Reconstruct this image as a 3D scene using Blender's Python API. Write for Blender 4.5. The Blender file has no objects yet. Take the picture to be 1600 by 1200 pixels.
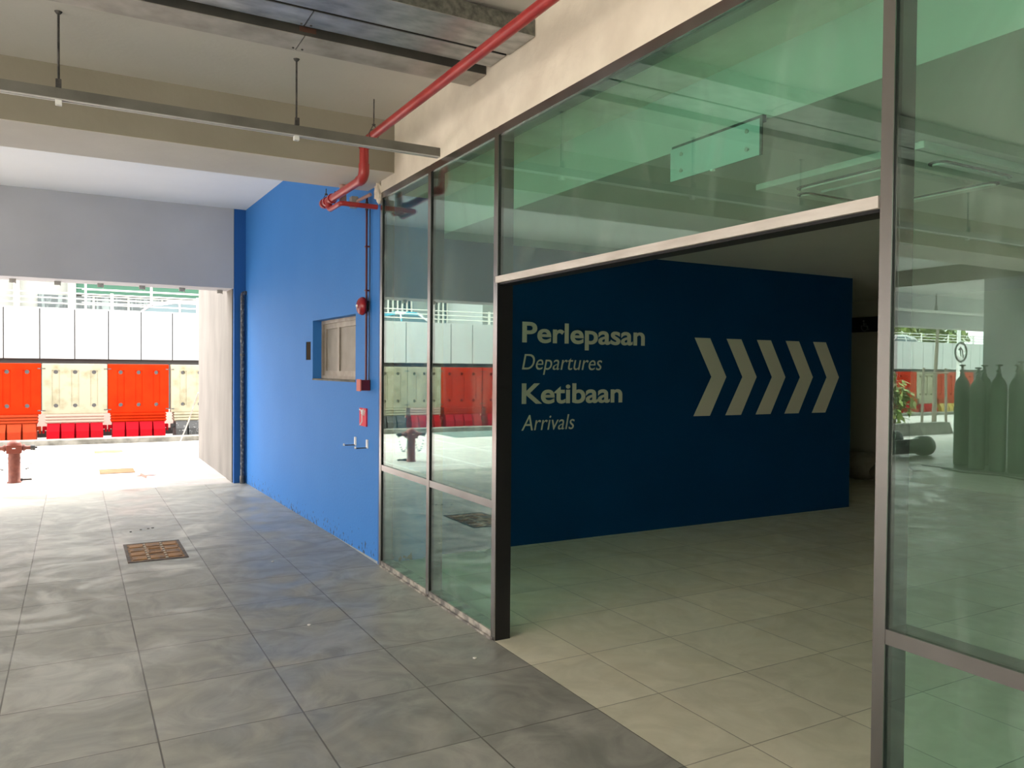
import bpy, bmesh, math, random
from mathutils import Vector, Matrix
random.seed(7)
S = bpy.context.scene
COL = S.collection
PI = math.pi

# ------------------------------------------------------------------ camera
cam_d = bpy.data.cameras.new('camera')
cam_d.sensor_fit = 'HORIZONTAL'; cam_d.sensor_width = 36.0
cam_d.lens = 1224.264 * 36.0 / 1600.0
cam_d.clip_start = 0.05; cam_d.clip_end = 400
cam = bpy.data.objects.new('camera', cam_d); COL.objects.link(cam)
yaw, pit, rol = 0.509207, 0.018705, 0.008586
fw = Vector((math.sin(yaw)*math.cos(pit), math.cos(yaw)*math.cos(pit), -math.sin(pit)))
rt = Vector((math.cos(yaw), -math.sin(yaw), 0)); up = rt.cross(fw)
r2 = math.cos(rol)*rt + math.sin(rol)*up; u2 = -math.sin(rol)*rt + math.cos(rol)*up
m = Matrix.Identity(4)
for i in range(3):
    m[i][0] = r2[i]; m[i][1] = u2[i]; m[i][2] = -fw[i]
m[2][3] = 1.6
cam.matrix_world = m
S.camera = cam

# ------------------------------------------------------------------ world, sun, exposure
w = bpy.data.worlds.new('world'); S.world = w; w.use_nodes = True
bgn = w.node_tree.nodes['Background']
bgn.inputs[0].default_value = (1.0, 0.985, 0.96, 1); bgn.inputs[1].default_value = 3.0
sun_d = bpy.data.lights.new('sun', 'SUN'); sun_d.energy = 3.2; sun_d.angle = math.radians(25)
sun_d.color = (1.0, 0.96, 0.88)
sun = bpy.data.objects.new('sun', sun_d); COL.objects.link(sun)
sun.rotation_euler = Vector((-0.5, -0.42, -0.76)).to_track_quat('-Z', 'Y').to_euler()
S.view_settings.view_transform = 'Standard'; S.view_settings.look = 'None'
S.view_settings.gamma = 1.0; S.view_settings.use_curve_mapping = False
S.view_settings.exposure = 1.33

# ------------------------------------------------------------------ materials
MATS = {}
def srgb(r, g, b):
    f = lambda c: (c/12.92 if c <= 0.04045 else ((c+0.055)/1.055)**2.4)
    return (f(r/255), f(g/255), f(b/255), 1)
def nt(name):
    mt = bpy.data.materials.new(name); mt.use_nodes = True
    return mt, mt.node_tree.nodes, mt.node_tree.links, mt.node_tree.nodes['Principled BSDF']
def N(ns, t, **k):
    n = ns.new(t)
    for a, v in k.items(): setattr(n, a, v)
    return n
def mat(name, col, col2=None, scale=3.0, rough=0.6, metal=0.0, bump=0.0, stretch=(1,1,1), contrast=(0.35,0.65), detail=6, bscale=None, spec=0.5):
    """plain or two tone noise material in object space"""
    if name in MATS: return MATS[name]
    mt, ns, ls, b = nt(name)
    b.inputs['Base Color'].default_value = col; b.inputs['Roughness'].default_value = rough
    b.inputs['Metallic'].default_value = metal; b.inputs['Specular IOR Level'].default_value = spec
    tc = N(ns, 'ShaderNodeTexCoord'); mp = N(ns, 'ShaderNodeMapping'); mp.inputs['Scale'].default_value = stretch
    ls.new(tc.outputs['Object'], mp.inputs[0])
    if col2:
        no = N(ns, 'ShaderNodeTexNoise'); no.inputs['Scale'].default_value = scale; no.inputs['Detail'].default_value = detail
        ls.new(mp.outputs[0], no.inputs['Vector'])
        rp = N(ns, 'ShaderNodeMapRange'); rp.inputs[1].default_value = contrast[0]; rp.inputs[2].default_value = contrast[1]
        ls.new(no.outputs[0], rp.inputs[0])
        mx = N(ns, 'ShaderNodeMix', data_type='RGBA'); mx.inputs[6].default_value = col; mx.inputs[7].default_value = col2
        ls.new(rp.outputs[0], mx.inputs[0]); ls.new(mx.outputs[2], b.inputs['Base Color'])
    if bump:
        n2 = N(ns, 'ShaderNodeTexNoise'); n2.inputs['Scale'].default_value = bscale or scale*8; n2.inputs['Detail'].default_value = 4
        ls.new(mp.outputs[0], n2.inputs['Vector'])
        bp = N(ns, 'ShaderNodeBump'); bp.inputs['Strength'].default_value = bump; bp.inputs['Distance'].default_value = 0.02
        ls.new(n2.outputs[0], bp.inputs['Height']); ls.new(bp.outputs[0], b.inputs['Normal'])
    MATS[name] = mt
    return mt

def tile_mat(name, ca, cb, grout, ox, oy, sx, sy, gw, rough=(0.28, 0.6), dirt=None):
    mt, ns, ls, b = nt(name)
    tc = N(ns, 'ShaderNodeTexCoord'); sp = N(ns, 'ShaderNodeSeparateXYZ'); ls.new(tc.outputs['Object'], sp.inputs[0])
    def mth(op, a, b_=None, c=None):
        n = N(ns, 'ShaderNodeMath', operation=op)
        for i, v in enumerate((a, b_, c)):
            if v is None: continue
            if isinstance(v, (int, float)): n.inputs[i].default_value = v
            else: ls.new(v, n.inputs[i])
        return n.outputs[0]
    ids = []; ed = []
    for ax, o, s_ in ((0, ox, sx), (1, oy, sy)):
        t = mth('DIVIDE', mth('SUBTRACT', sp.outputs[ax], o), s_)
        ids.append(mth('FLOOR', t))
        fr = mth('FRACT', t)
        ed.append(mth('MULTIPLY', mth('MINIMUM', fr, mth('SUBTRACT', 1.0, fr)), s_))
    edge = mth('MINIMUM', ed[0], ed[1])
    g = mth('LESS_THAN', edge, gw)
    cmb = N(ns, 'ShaderNodeCombineXYZ'); ls.new(ids[0], cmb.inputs[0]); ls.new(ids[1], cmb.inputs[1])
    wn = N(ns, 'ShaderNodeTexWhiteNoise', noise_dimensions='3D'); ls.new(cmb.outputs[0], wn.inputs[0])
    # each tile gets its own offset of the stone pattern
    add = N(ns, 'ShaderNodeVectorMath', operation='MULTIPLY_ADD'); ls.new(wn.outputs['Color'], add.inputs[0])
    add.inputs[1].default_value = (9, 9, 9); ls.new(tc.outputs['Object'], add.inputs[2])
    n1 = N(ns, 'ShaderNodeTexNoise'); n1.inputs['Scale'].default_value = 3.0; n1.inputs['Detail'].default_value = 9; n1.inputs['Distortion'].default_value = 1.6; n1.inputs['Roughness'].default_value = 0.6
    ls.new(add.outputs[0], n1.inputs['Vector'])
    mr = N(ns, 'ShaderNodeMapRange'); mr.inputs[1].default_value = 0.36; mr.inputs[2].default_value = 0.66; ls.new(n1.outputs[0], mr.inputs[0])
    mx = N(ns, 'ShaderNodeMix', data_type='RGBA'); mx.inputs[6].default_value = ca; mx.inputs[7].default_value = cb
    ls.new(mr.outputs[0], mx.inputs[0])
    # tile to tile tone
    hv = N(ns, 'ShaderNodeHueSaturation'); ls.new(mx.outputs[2], hv.inputs['Color'])
    ls.new(mth('MULTIPLY_ADD', wn.outputs['Value'], 0.14, 0.93), hv.inputs['Value'])
    # scuffs and dust
    n2 = N(ns, 'ShaderNodeTexNoise'); n2.inputs['Scale'].default_value = 1.3; n2.inputs['Detail'].default_value = 10; n2.inputs['Distortion'].default_value = 2.5
    ls.new(tc.outputs['Object'], n2.inputs['Vector'])
    m2 = N(ns, 'ShaderNodeMapRange'); m2.inputs[1].default_value = 0.50; m2.inputs[2].default_value = 0.68; ls.new(n2.outputs[0], m2.inputs[0])
    dm = N(ns, 'ShaderNodeMix', data_type='RGBA'); ls.new(mth('MULTIPLY', m2.outputs[0], 0.35), dm.inputs[0])
    ls.new(hv.outputs[0], dm.inputs[6]); dm.inputs[7].default_value = dirt or (0.5, 0.47, 0.42, 1)
    gm = N(ns, 'ShaderNodeMix', data_type='RGBA'); ls.new(mth('MULTIPLY', g, 0.8), gm.inputs[0])
    ls.new(dm.outputs[2], gm.inputs[6]); gm.inputs[7].default_value = grout
    ls.new(gm.outputs[2], b.inputs['Base Color'])
    rr = N(ns, 'ShaderNodeMapRange'); rr.inputs[1].default_value = 0.40; rr.inputs[2].default_value = 0.62; rr.inputs[3].default_value = rough[0]; rr.inputs[4].default_value = rough[1]
    ls.new(n2.outputs[0], rr.inputs[0]); ls.new(rr.outputs[0], b.inputs['Roughness'])
    bp = N(ns, 'ShaderNodeBump'); bp.inputs['Strength'].default_value = 0.25; bp.inputs['Distance'].default_value = 0.004
    ls.new(mth('MINIMUM', mth('MULTIPLY', edge, 200.0), 1.0), bp.inputs['Height']); ls.new(bp.outputs[0], b.inputs['Normal'])
    MATS[name] = mt
    return mt

def blue_mat():
    mt, ns, ls, b = nt('blue_paint')
    tc = N(ns, 'ShaderNodeTexCoord'); sp = N(ns, 'ShaderNodeSeparateXYZ'); ls.new(tc.outputs['Object'], sp.inputs[0])
    n1 = N(ns, 'ShaderNodeTexNoise'); n1.inputs['Scale'].default_value = 2.0; n1.inputs['Detail'].default_value = 5
    ls.new(tc.outputs['Object'], n1.inputs['Vector'])
    mx = N(ns, 'ShaderNodeMix', data_type='RGBA'); mx.inputs[6].default_value = (0.028, 0.175, 0.52, 1); mx.inputs[7].default_value = (0.04, 0.20, 0.55, 1)
    ls.new(n1.outputs[0], mx.inputs[0])
    # chipped paint close to the floor
    n2 = N(ns, 'ShaderNodeTexNoise'); n2.inputs['Scale'].default_value = 30; n2.inputs['Detail'].default_value = 8
    mp = N(ns, 'ShaderNodeMapping'); mp.inputs['Scale'].default_value = (1, 1, 0.6); ls.new(tc.outputs['Object'], mp.inputs[0]); ls.new(mp.outputs[0], n2.inputs['Vector'])
    h = N(ns, 'ShaderNodeMapRange'); h.inputs[1].default_value = 0.0; h.inputs[2].default_value = 0.42; h.inputs[2].default_value = 0.34; h.inputs[3].default_value = 0.565; h.inputs[4].default_value = 0.80
    ls.new(sp.outputs[2], h.inputs[0])
    gt = N(ns, 'ShaderNodeMath', operation='GREATER_THAN'); ls.new(n2.outputs[0], gt.inputs[0]); ls.new(h.outputs[0], gt.inputs[1])
    m3 = N(ns, 'ShaderNodeMix', data_type='RGBA'); ls.new(gt.outputs[0], m3.inputs[0]); ls.new(mx.outputs[2], m3.inputs[6]); m3.inputs[7].default_value = (0.03, 0.06, 0.12, 1)
    ls.new(m3.outputs[2], b.inputs['Base Color']); b.inputs['Roughness'].default_value = 0.65; b.inputs['Specular IOR Level'].default_value = 0.3
    n3 = N(ns, 'ShaderNodeTexNoise'); n3.inputs['Scale'].default_value = 40; ls.new(tc.outputs['Object'], n3.inputs['Vector'])
    bp = N(ns, 'ShaderNodeBump'); bp.inputs['Strength'].default_value = 0.15; bp.inputs['Distance'].default_value = 0.01
    ls.new(n3.outputs[0], bp.inputs['Height']); ls.new(bp.outputs[0], b.inputs['Normal'])
    MATS['blue_paint'] = mt
    return mt

def glass_mat(name, tint, ior=1.5, smear=0.10):
    mt, ns, ls, b = nt(name); ns.remove(b)
    out = ns['Material Output']
    tr = N(ns, 'ShaderNodeBsdfTransparent'); tr.inputs[0].default_value = tint
    gl = N(ns, 'ShaderNodeBsdfGlossy'); gl.inputs[0].default_value = (0.93, 1.0, 0.96, 1); gl.inputs['Roughness'].default_value = 0.0
    fr = N(ns, 'ShaderNodeFresnel')
    # same reflectance from either side of the sheet (light is not bent by the thin pane)
    geo = N(ns, 'ShaderNodeNewGeometry'); im = N(ns, 'ShaderNodeMapRange'); im.inputs[3].default_value = ior; im.inputs[4].default_value = 1.0/ior
    ls.new(geo.outputs['Backfacing'], im.inputs[0]); ls.new(im.outputs[0], fr.inputs[0])
    mx = N(ns, 'ShaderNodeMixShader'); ls.new(fr.outputs[0], mx.inputs[0]); ls.new(tr.outputs[0], mx.inputs[1]); ls.new(gl.outputs[0], mx.inputs[2])
    # wiped dust on the pane
    tc = N(ns, 'ShaderNodeTexCoord'); n1 = N(ns, 'ShaderNodeTexNoise'); n1.inputs['Scale'].default_value = 1.4; n1.inputs['Detail'].default_value = 8; n1.inputs['Distortion'].default_value = 3.0
    mp = N(ns, 'ShaderNodeMapping'); mp.inputs['Scale'].default_value = (1, 1.5, 0.6); ls.new(tc.outputs['Object'], mp.inputs[0]); ls.new(mp.outputs[0], n1.inputs['Vector'])
    mr = N(ns, 'ShaderNodeMapRange'); mr.inputs[1].default_value = 0.5; mr.inputs[2].default_value = 0.8; mr.inputs[3].default_value = 0.01; mr.inputs[4].default_value = smear
    ls.new(n1.outputs[0], mr.inputs[0])
    df = N(ns, 'ShaderNodeBsdfDiffuse'); df.inputs[0].default_value = (0.6, 0.65, 0.6, 1)
    m2 = N(ns, 'ShaderNodeMixShader'); ls.new(mr.outputs[0], m2.inputs[0]); ls.new(mx.outputs[0], m2.inputs[1]); ls.new(df.outputs[0], m2.inputs[2])
    ls.new(m2.outputs[0], out.inputs[0])
    MATS[name] = mt
    return mt

M_TILE = tile_mat('grey_floor_tile', (0.21, 0.205, 0.18, 1), (0.335, 0.32, 0.28, 1), (0.07, 0.06, 0.05, 1), 0.311, 3.617, 0.6145, 0.611, 0.0035, (0.34, 0.62), (0.44, 0.42, 0.365, 1))
M_TILE_IN = tile_mat('cream_floor_tile', (0.62, 0.58, 0.44, 1), (0.74, 0.69, 0.54, 1), (0.20, 0.18, 0.14, 1), 2.528, 3.007, 0.592, 0.611, 0.0025, (0.3, 0.6), (0.64, 0.58, 0.42, 1))
M_TILE_OUT = tile_mat('forecourt_tile', (0.40, 0.355, 0.335, 1), (0.47, 0.44, 0.41, 1), (0.58, 0.58, 0.56, 1), -0.30, 11.9, 1.22, 2.4, 0.03, (0.6, 0.9), (0.52, 0.49, 0.46, 1))
M_BLUE = blue_mat()
M_PALE = mat('pale_bounce_surface', (0.80, 0.76, 0.69, 1), (0.84, 0.80, 0.73, 1), 1.0, 0.9)
M_NAVY = mat('navy_wall_paint', (0.0008, 0.035, 0.105, 1), (0.001, 0.039, 0.115, 1), 1.5, 0.8, spec=0.1)
M_PLAST = mat('cream_plaster', (0.74, 0.66, 0.55, 1), (0.87, 0.79, 0.67, 1), 3.5, 0.8, bump=0.5, bscale=7, detail=10)
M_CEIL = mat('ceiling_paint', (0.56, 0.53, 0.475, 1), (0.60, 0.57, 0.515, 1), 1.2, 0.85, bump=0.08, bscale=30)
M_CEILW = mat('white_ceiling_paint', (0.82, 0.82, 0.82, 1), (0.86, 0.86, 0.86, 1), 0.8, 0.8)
M_BEAM = mat('beam_plaster', (0.30, 0.27, 0.21, 1), (0.34, 0.31, 0.245, 1), 1.5, 0.85, bump=0.15, bscale=14)  # khaki beam colour, with the dimmer light on the face darkened in
M_SOFF = mat('lit_beam_soffit', (0.66, 0.61, 0.55, 1), (0.72, 0.67, 0.61, 1), 1.5, 0.9, bump=0.15, bscale=14)  # same beam from below, bounce light painted in as a paler tone
M_FASC = mat('fascia_paint', (0.48, 0.48, 0.50, 1), (0.54, 0.54, 0.56, 1), 0.9, 0.8)
M_CONC = mat('concrete_render', (0.17, 0.155, 0.14, 1), (0.23, 0.21, 0.19, 1), 1.6, 0.9, bump=0.2, stretch=(1, 1, 0.4))
M_INWALL = mat('beige_wall_paint', (0.50, 0.44, 0.34, 1), (0.55, 0.49, 0.38, 1), 1.0, 0.8)
M_INCEIL = mat('interior_ceiling_paint', (0.52, 0.50, 0.45, 1), (0.56, 0.54, 0.48, 1), 1.0, 0.85)
M_FRAME = mat('bronze_aluminium', (0.29, 0.275, 0.265, 1), (0.37, 0.35, 0.34, 1), 4, 0.27, 1.0, stretch=(1, 1, 0.2))
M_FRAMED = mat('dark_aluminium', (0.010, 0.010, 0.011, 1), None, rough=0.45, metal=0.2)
M_LINTEL = mat('dusty_aluminium', (0.58, 0.53, 0.48, 1), (0.72, 0.67, 0.62, 1), 7, 0.5, 0.4, stretch=(1, 0.5, 3))
M_SILL = mat('cement_splashed_sill', (0.13, 0.12, 0.115, 1), (0.42, 0.38, 0.33, 1), 9, 0.6, contrast=(0.45, 0.6))
M_GLASS = glass_mat('green_glass', (0.755, 0.985, 0.90, 1), 2.05)
M_GALV = mat('galvanised_steel', (0.30, 0.30, 0.30, 1), (0.58, 0.58, 0.57, 1), 14, 0.42, 0.75, contrast=(0.3, 0.7), stretch=(0.5, 1, 1))
M_GALVD = mat('dusty_galvanised_steel', (0.34, 0.31, 0.27, 1), (0.50, 0.47, 0.43, 1), 6, 0.6, 0.4)
M_TROUGH = mat('mottled_zinc_trough', (0.10, 0.105, 0.09, 1), (0.22, 0.22, 0.19, 1), 30, 0.5, 0.5)
M_TROUGHD = mat('shaded_steel_trough', (0.055, 0.055, 0.05, 1), (0.085, 0.08, 0.07, 1), 6, 0.55, 0.3)  # trunking steel with the shade on its sides put into the colour
M_STRUT = mat('grey_strut_steel', (0.14, 0.135, 0.115, 1), (0.20, 0.19, 0.165, 1), 5, 0.5, 0.3)
M_WSTRIP = mat('pale_strut_lip', (0.55, 0.54, 0.52, 1), None, rough=0.5, metal=0.2)
M_RED = mat('red_pipe_paint', (0.34, 0.022, 0.024, 1), (0.42, 0.04, 0.035, 1), 8, 0.35)
M_DRED = mat('dark_red_paint', (0.11, 0.008, 0.014, 1), None, rough=0.35)
M_BELL = mat('bell_red', (0.30, 0.012, 0.018, 1), None, rough=0.25)
M_BLACK = mat('black_plastic', (0.012, 0.012, 0.012, 1), None, rough=0.5)
M_WHITE = mat('white_plastic', (0.80, 0.80, 0.78, 1), None, rough=0.5)
M_STEELD = mat('dark_steel', (0.05, 0.05, 0.05, 1), (0.14, 0.13, 0.12, 1), 20, 0.5, 0.6)
M_RUST = mat('rusty_iron', (0.10, 0.055, 0.03, 1), (0.40, 0.20, 0.07, 1), 9, 0.75, 0.2, bump=0.5, bscale=60)
M_RUSTL = mat('bright_rust', (0.19, 0.09, 0.03, 1), (0.26, 0.14, 0.055, 1), 6, 0.8)
M_HYD = mat('faded_hydrant_red', (0.16, 0.035, 0.02, 1), (0.24, 0.07, 0.04, 1), 15, 0.6, bump=0.2)
M_TAN = mat('painted_over_pane', (0.22, 0.195, 0.155, 1), (0.27, 0.24, 0.195, 1), 6, 0.5)
M_TANF = mat('tan_window_frame', (0.27, 0.235, 0.19, 1), (0.36, 0.32, 0.27, 1), 9, 0.5, 0.2)
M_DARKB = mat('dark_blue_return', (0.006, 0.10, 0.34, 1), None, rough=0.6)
M_LETTER = mat('off_white_vinyl', (0.56, 0.50, 0.40, 1), None, rough=0.6)
M_BRED = mat('orange_red_plastic', (0.33, 0.014, 0.001, 1), (0.38, 0.02, 0.0015, 1), 3, 0.7, spec=0.05)
M_BCRIM = mat('crimson_plastic', (0.32, 0.003, 0.009, 1), (0.28, 0.004, 0.009, 1), 3, 0.7, spec=0.05)
M_BCREAM = mat('weathered_cream_plastic', (0.31, 0.285, 0.205, 1), (0.20, 0.175, 0.105, 1), 4, 0.65, contrast=(0.52, 0.78), spec=0.12)
M_BBLACK = mat('black_barrier_plastic', (0.03, 0.03, 0.03, 1), (0.25, 0.25, 0.25, 1), 18, 0.6, contrast=(0.6, 0.7))
M_BYEL = mat('yellow_barrier_plastic', (0.38, 0.24, 0.015, 1), None, rough=0.55)
M_PANEL = mat('white_cladding', (0.50, 0.51, 0.50, 1), (0.46, 0.47, 0.46, 1), 0.7, 0.5)
M_JOINT = mat('joint_grey', (0.05, 0.05, 0.05, 1), None, rough=0.8)
M_RAIL = mat('pale_rail_paint', (0.72, 0.72, 0.66, 1), None, rough=0.5)
M_KERB = mat('kerb_concrete', (0.10, 0.095, 0.08, 1), (0.22, 0.21, 0.18, 1), 5, 0.9)
M_ROAD = mat('asphalt', (0.20, 0.19, 0.18, 1), (0.26, 0.25, 0.24, 1), 4, 0.9)
M_GREENP = mat('green_cladding', (0.008, 0.065, 0.035, 1), (0.012, 0.085, 0.045, 1), 0.6, 0.5, stretch=(0.2, 1, 6))
M_BWALL = mat('pale_building_wall', (0.26, 0.27, 0.24, 1), (0.30, 0.31, 0.28, 1), 0.8, 0.7)
M_DGLASS = mat('dark_window_glass', (0.03, 0.045, 0.045, 1), (0.16, 0.20, 0.19, 1), 3, 0.15, stretch=(2, 1, 0.3), contrast=(0.5, 0.6))
M_CYL = mat('dark_green_cylinder', (0.035, 0.05, 0.04, 1), (0.06, 0.075, 0.06, 1), 5, 0.5, 0.2)
M_TRUNK = mat('bark', (0.16, 0.13, 0.10, 1), (0.24, 0.20, 0.16, 1), 12, 0.9)
M_LEAF = mat('leaf_green', (0.20, 0.30, 0.06, 1), (0.34, 0.38, 0.12, 1), 5, 0.6)
M_SACK = mat('woven_sack', (0.30, 0.25, 0.18, 1), (0.38, 0.32, 0.24, 1), 9, 0.9, bump=0.3)
M_ACRYL = mat('exit_sign_panel', (0.50, 0.58, 0.55, 1), None, rough=0.25)
M_AC = mat('air_conditioner_plastic', (0.70, 0.70, 0.64, 1), None, rough=0.45)
M_ACG = mat('air_conditioner_grille', (0.55, 0.56, 0.52, 1), None, rough=0.5)

# ------------------------------------------------------------------ mesh helpers
class MB:
    def __init__(s): s.v = []; s.f = []; s.sm = []
    def add(s, vs, fs, smooth=False):
        o = len(s.v); s.v += [tuple(v) for v in vs]; s.f += [tuple(i+o for i in f) for f in fs]; s.sm += [smooth]*len(fs); return s
    def box(s, x0, x1, y0, y1, z0, z1):
        return s.add([(x0,y0,z0),(x1,y0,z0),(x1,y1,z0),(x0,y1,z0),(x0,y0,z1),(x1,y0,z1),(x1,y1,z1),(x0,y1,z1)],
                     [(0,3,2,1),(4,5,6,7),(0,1,5,4),(1,2,6,5),(2,3,7,6),(3,0,4,7)])
    def cbox(s, x0, x1, y0, y1, z0, z1, c):
        bm = bmesh.new(); bmesh.ops.create_cube(bm, size=1)
        for v in bm.verts: v.co = Vector(((x0+x1)/2+v.co.x*(x1-x0), (y0+y1)/2+v.co.y*(y1-y0), (z0+z1)/2+v.co.z*(z1-z0)))
        bmesh.ops.bevel(bm, geom=bm.edges[:], offset=c, segments=2, affect='EDGES', profile=0.7)
        bm.verts.ensure_lookup_table()
        s.add([v.co[:] for v in bm.verts], [tuple(v.index for v in f.verts) for f in bm.faces]); bm.free(); return s
    def hexa(s, b, t):
        return s.add(list(b)+list(t), [(0,3,2,1),(4,5,6,7),(0,1,5,4),(1,2,6,5),(2,3,7,6),(3,0,4,7)])
    def tube(s, pts, r, n=14, caps=True):
        pts = [Vector(p) for p in pts]; rs = r if isinstance(r, (list, tuple)) else [r]*len(pts)
        vs = []; fs = []; prev = None
        for i, p in enumerate(pts):
            if i == 0: t = (pts[1]-p)
            elif i == len(pts)-1: t = (p-pts[i-1])
            else: t = (pts[i+1]-p).normalized()+(p-pts[i-1]).normalized()
            t = t.normalized()
            if prev is None:
                a = Vector((0,0,1)) if abs(t.z) < 0.9 else Vector((1,0,0))
                u = t.cross(a).normalized()
            else: u = (prev - t*prev.dot(t)).normalized()
            prev = u; vv = t.cross(u)
            for k in range(n):
                a = 2*PI*k/n; vs.append(p + (u*math.cos(a)+vv*math.sin(a))*rs[i])
        for i in range(len(pts)-1):
            for k in range(n):
                fs.append((i*n+k, i*n+(k+1)%n, (i+1)*n+(k+1)%n, (i+1)*n+k))
        s.add(vs, fs, True)
        if caps:
            s.add(vs[:n], [tuple(range(n))[::-1]]); s.add(vs[-n:], [tuple(range(n))])
        return s
    def lathe(s, prof, c=(0,0,0), axis='z', n=24):
        vs = []; fs = []
        for r, h in prof:
            for k in range(n):
                a = 2*PI*k/n; x, y = r*math.cos(a), r*math.sin(a)
                p = {'z': (x,y,h), 'x': (h,x,y), 'y': (x,h,-y)}[axis]
                vs.append((p[0]+c[0], p[1]+c[1], p[2]+c[2]))
        L = len(prof)
        for i in range(L-1):
            for k in range(n): fs.append((i*n+k, i*n+(k+1)%n, (i+1)*n+(k+1)%n, (i+1)*n+k))
        s.add(vs, fs, True)
        if prof[0][0] > 1e-4: s.add(vs[:n], [tuple(range(n))[::-1]])
        if prof[-1][0] > 1e-4: s.add(vs[-n:], [tuple(range(n))])
        return s
    def prism(s, poly, axis, a, b):
        n = len(poly)
        P3 = lambda p, h: {'y': (p[0], h, p[1]), 'x': (h, p[0], p[1]), 'z': (p[0], p[1], h)}[axis]
        vs = [P3(p, a) for p in poly]+[P3(p, b) for p in poly]
        fs = [tuple(range(n))[::-1], tuple(range(n, 2*n))]+[(i, (i+1)%n, n+(i+1)%n, n+i) for i in range(n)]
        return s.add(vs, fs)
    def mesh(s, name):
        me = bpy.data.meshes.new(name); me.from_pydata(s.v, [], s.f)
        bm = bmesh.new(); bm.from_mesh(me)
        bmesh.ops.recalc_face_normals(bm, faces=bm.faces)
        bm.to_mesh(me); bm.free()
        me.polygons.foreach_set('use_smooth', s.sm); me.update()
        return me
    def build(s, name, mt, parent=None, origin=None, bevel=0, shift=True):
        me = s.mesh(name)
        o = bpy.data.objects.new(name, me); COL.objects.link(o)
        if mt: me.materials.append(mt)
        off = Vector(origin) if origin else (Vector(parent['_o']) if (parent and '_o' in parent) else None)
        if off is not None:
            if shift: me.transform(Matrix.Translation(-off))
            if not parent: o.location = off
        if origin and not parent: o['_o'] = list(off)
        if parent: o.parent = parent
        if parent and off is not None: o['_o'] = list(off)
        if bevel:
            md = o.modifiers.new('bevel', 'BEVEL'); md.width = bevel; md.segments = 2; md.limit_method = 'ANGLE'
        return o

def tag(o, label, cat, group=None):
    o['label'] = label; o['category'] = cat
    if group: o['group'] = group
    return o
def thing(name, label, cat, loc, group=None):
    """Empty at the base; children are built in world coordinates and shifted by _o"""
    o = bpy.data.objects.new(name, None); COL.objects.link(o); o.location = loc; o['_o'] = list(loc)
    o.empty_display_size = 0.1
    if label: tag(o, label, cat, group)
    return o
def struct(name, mb, mt, **k):
    o = mb.build(name, mt, **k); o['kind'] = 'structure'; return o
def boxb(name, mt, *a, **k): return MB().box(*a).build(name, mt, **k)
def copy_tree(o, parent=None):
    c = o.copy(); COL.objects.link(c)
    if parent: c.parent = parent
    for ch in [x for x in o.children]: copy_tree(ch, c)
    return c
def arc(c, r, a0, a1, u, v, n=7):
    c = Vector(c); u = Vector(u); v = Vector(v)
    return [c+(u*math.cos(a0+(a1-a0)*i/n)+v*math.sin(a0+(a1-a0)*i/n))*r for i in range(n+1)]

GX = 2.155          # front face of the shopfront frames
BX = lambda y: 2.19-(y-6.06)*0.0246      # blue wall runs very slightly out of parallel

# ================================================================== STRUCTURE
struct('floor', MB().box(-30, GX, 3.7, 11.3, -0.15, 0).box(-4.0, GX, -7, 3.7, -0.15, 0), M_TILE)
struct('floor_added_bounce', MB().box(-30, -4.0, -12, 3.7, -0.15, -0.001), M_PALE)  # unseen pale ground, added to bounce sunlight into the walkway
struct('wall_added_bounce', MB().box(-13.4, -13.0, -12, 3.4, 0, 7), M_PALE)  # unseen pale wall, added to throw sunlight sideways onto the plaster beam
struct('floor_inside', MB().box(GX, 16, -7, 12, -0.15, 0), M_TILE_IN)
struct('floor_forecourt', MB().box(-45, 8, 11.3, 18.1, -0.15, -0.001), M_TILE_OUT)
struct('floor_road', MB().box(-60, 30, 18.5, 34, -0.3, -0.02), M_ROAD)
struct('floor_yard', MB().box(-40, 30, -40, -7, -0.2, -0.02), M_BWALL)
struct('kerb', MB().box(-45, 8, 18.1, 18.5, -0.1, 0.10), M_KERB)

# ceilings and beams of the covered walkway
struct('ceiling', MB().box(-11.0, GX+.02, 3.7, 5.75, 3.5, 3.95).box(-3.3, GX+.02, 3.0, 3.7, 3.5, 3.95).box(-3.3, GX+.02, -9, 3.0, 3.5, 3.95), M_CEIL)  # left edge cut back out of view to let more daylight in
struct('wall_added_dark', MB().box(-13, GX, -9.2, -9.0, 0, 3.95), mat('added_dark_wall', (0.06,0.06,0.06,1), None))  # unseen dark wall, added to cut light from behind the camera
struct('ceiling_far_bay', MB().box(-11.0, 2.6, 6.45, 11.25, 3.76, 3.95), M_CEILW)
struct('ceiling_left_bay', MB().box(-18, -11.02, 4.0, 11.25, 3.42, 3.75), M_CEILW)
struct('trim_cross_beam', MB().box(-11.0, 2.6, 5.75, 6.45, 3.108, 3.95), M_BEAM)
struct('trim_cross_beam_soffit', MB().box(-11.0, 2.6, 5.75, 6.45, 3.105, 3.108), M_SOFF)  # thin skin under the beam carrying the painted brighter underside
fb = MB(); fb.box(-18, 1.905, 11.25, 11.75, 2.675, 4.4)
struct('trim_fascia_beam', fb, M_FASC)
struct('trim_shopfront_beam', MB().box(GX, 2.66, -6, 6.05, 3.012, 3.95), M_PLAST)
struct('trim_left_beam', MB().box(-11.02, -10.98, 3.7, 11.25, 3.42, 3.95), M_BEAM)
struct('wall_left', MB().box(-11.4, -11.0, 4.0, 8.8, 0, 3.42), M_FASC)
# rendered pier beside the opening
struct('trim_pier', MB().box(1.905, 2.6, 11.75, 14.72, 0, 3.2), M_CONC)
struct('trim_pier_edge', MB().box(1.895, 2.3, 11.33, 11.75, 0, 2.675), M_CONC)
struct('trim_blue_column', MB().box(1.91, 2.35, 11.25, 11.34, 0, 3.78), M_DARKB)

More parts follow.
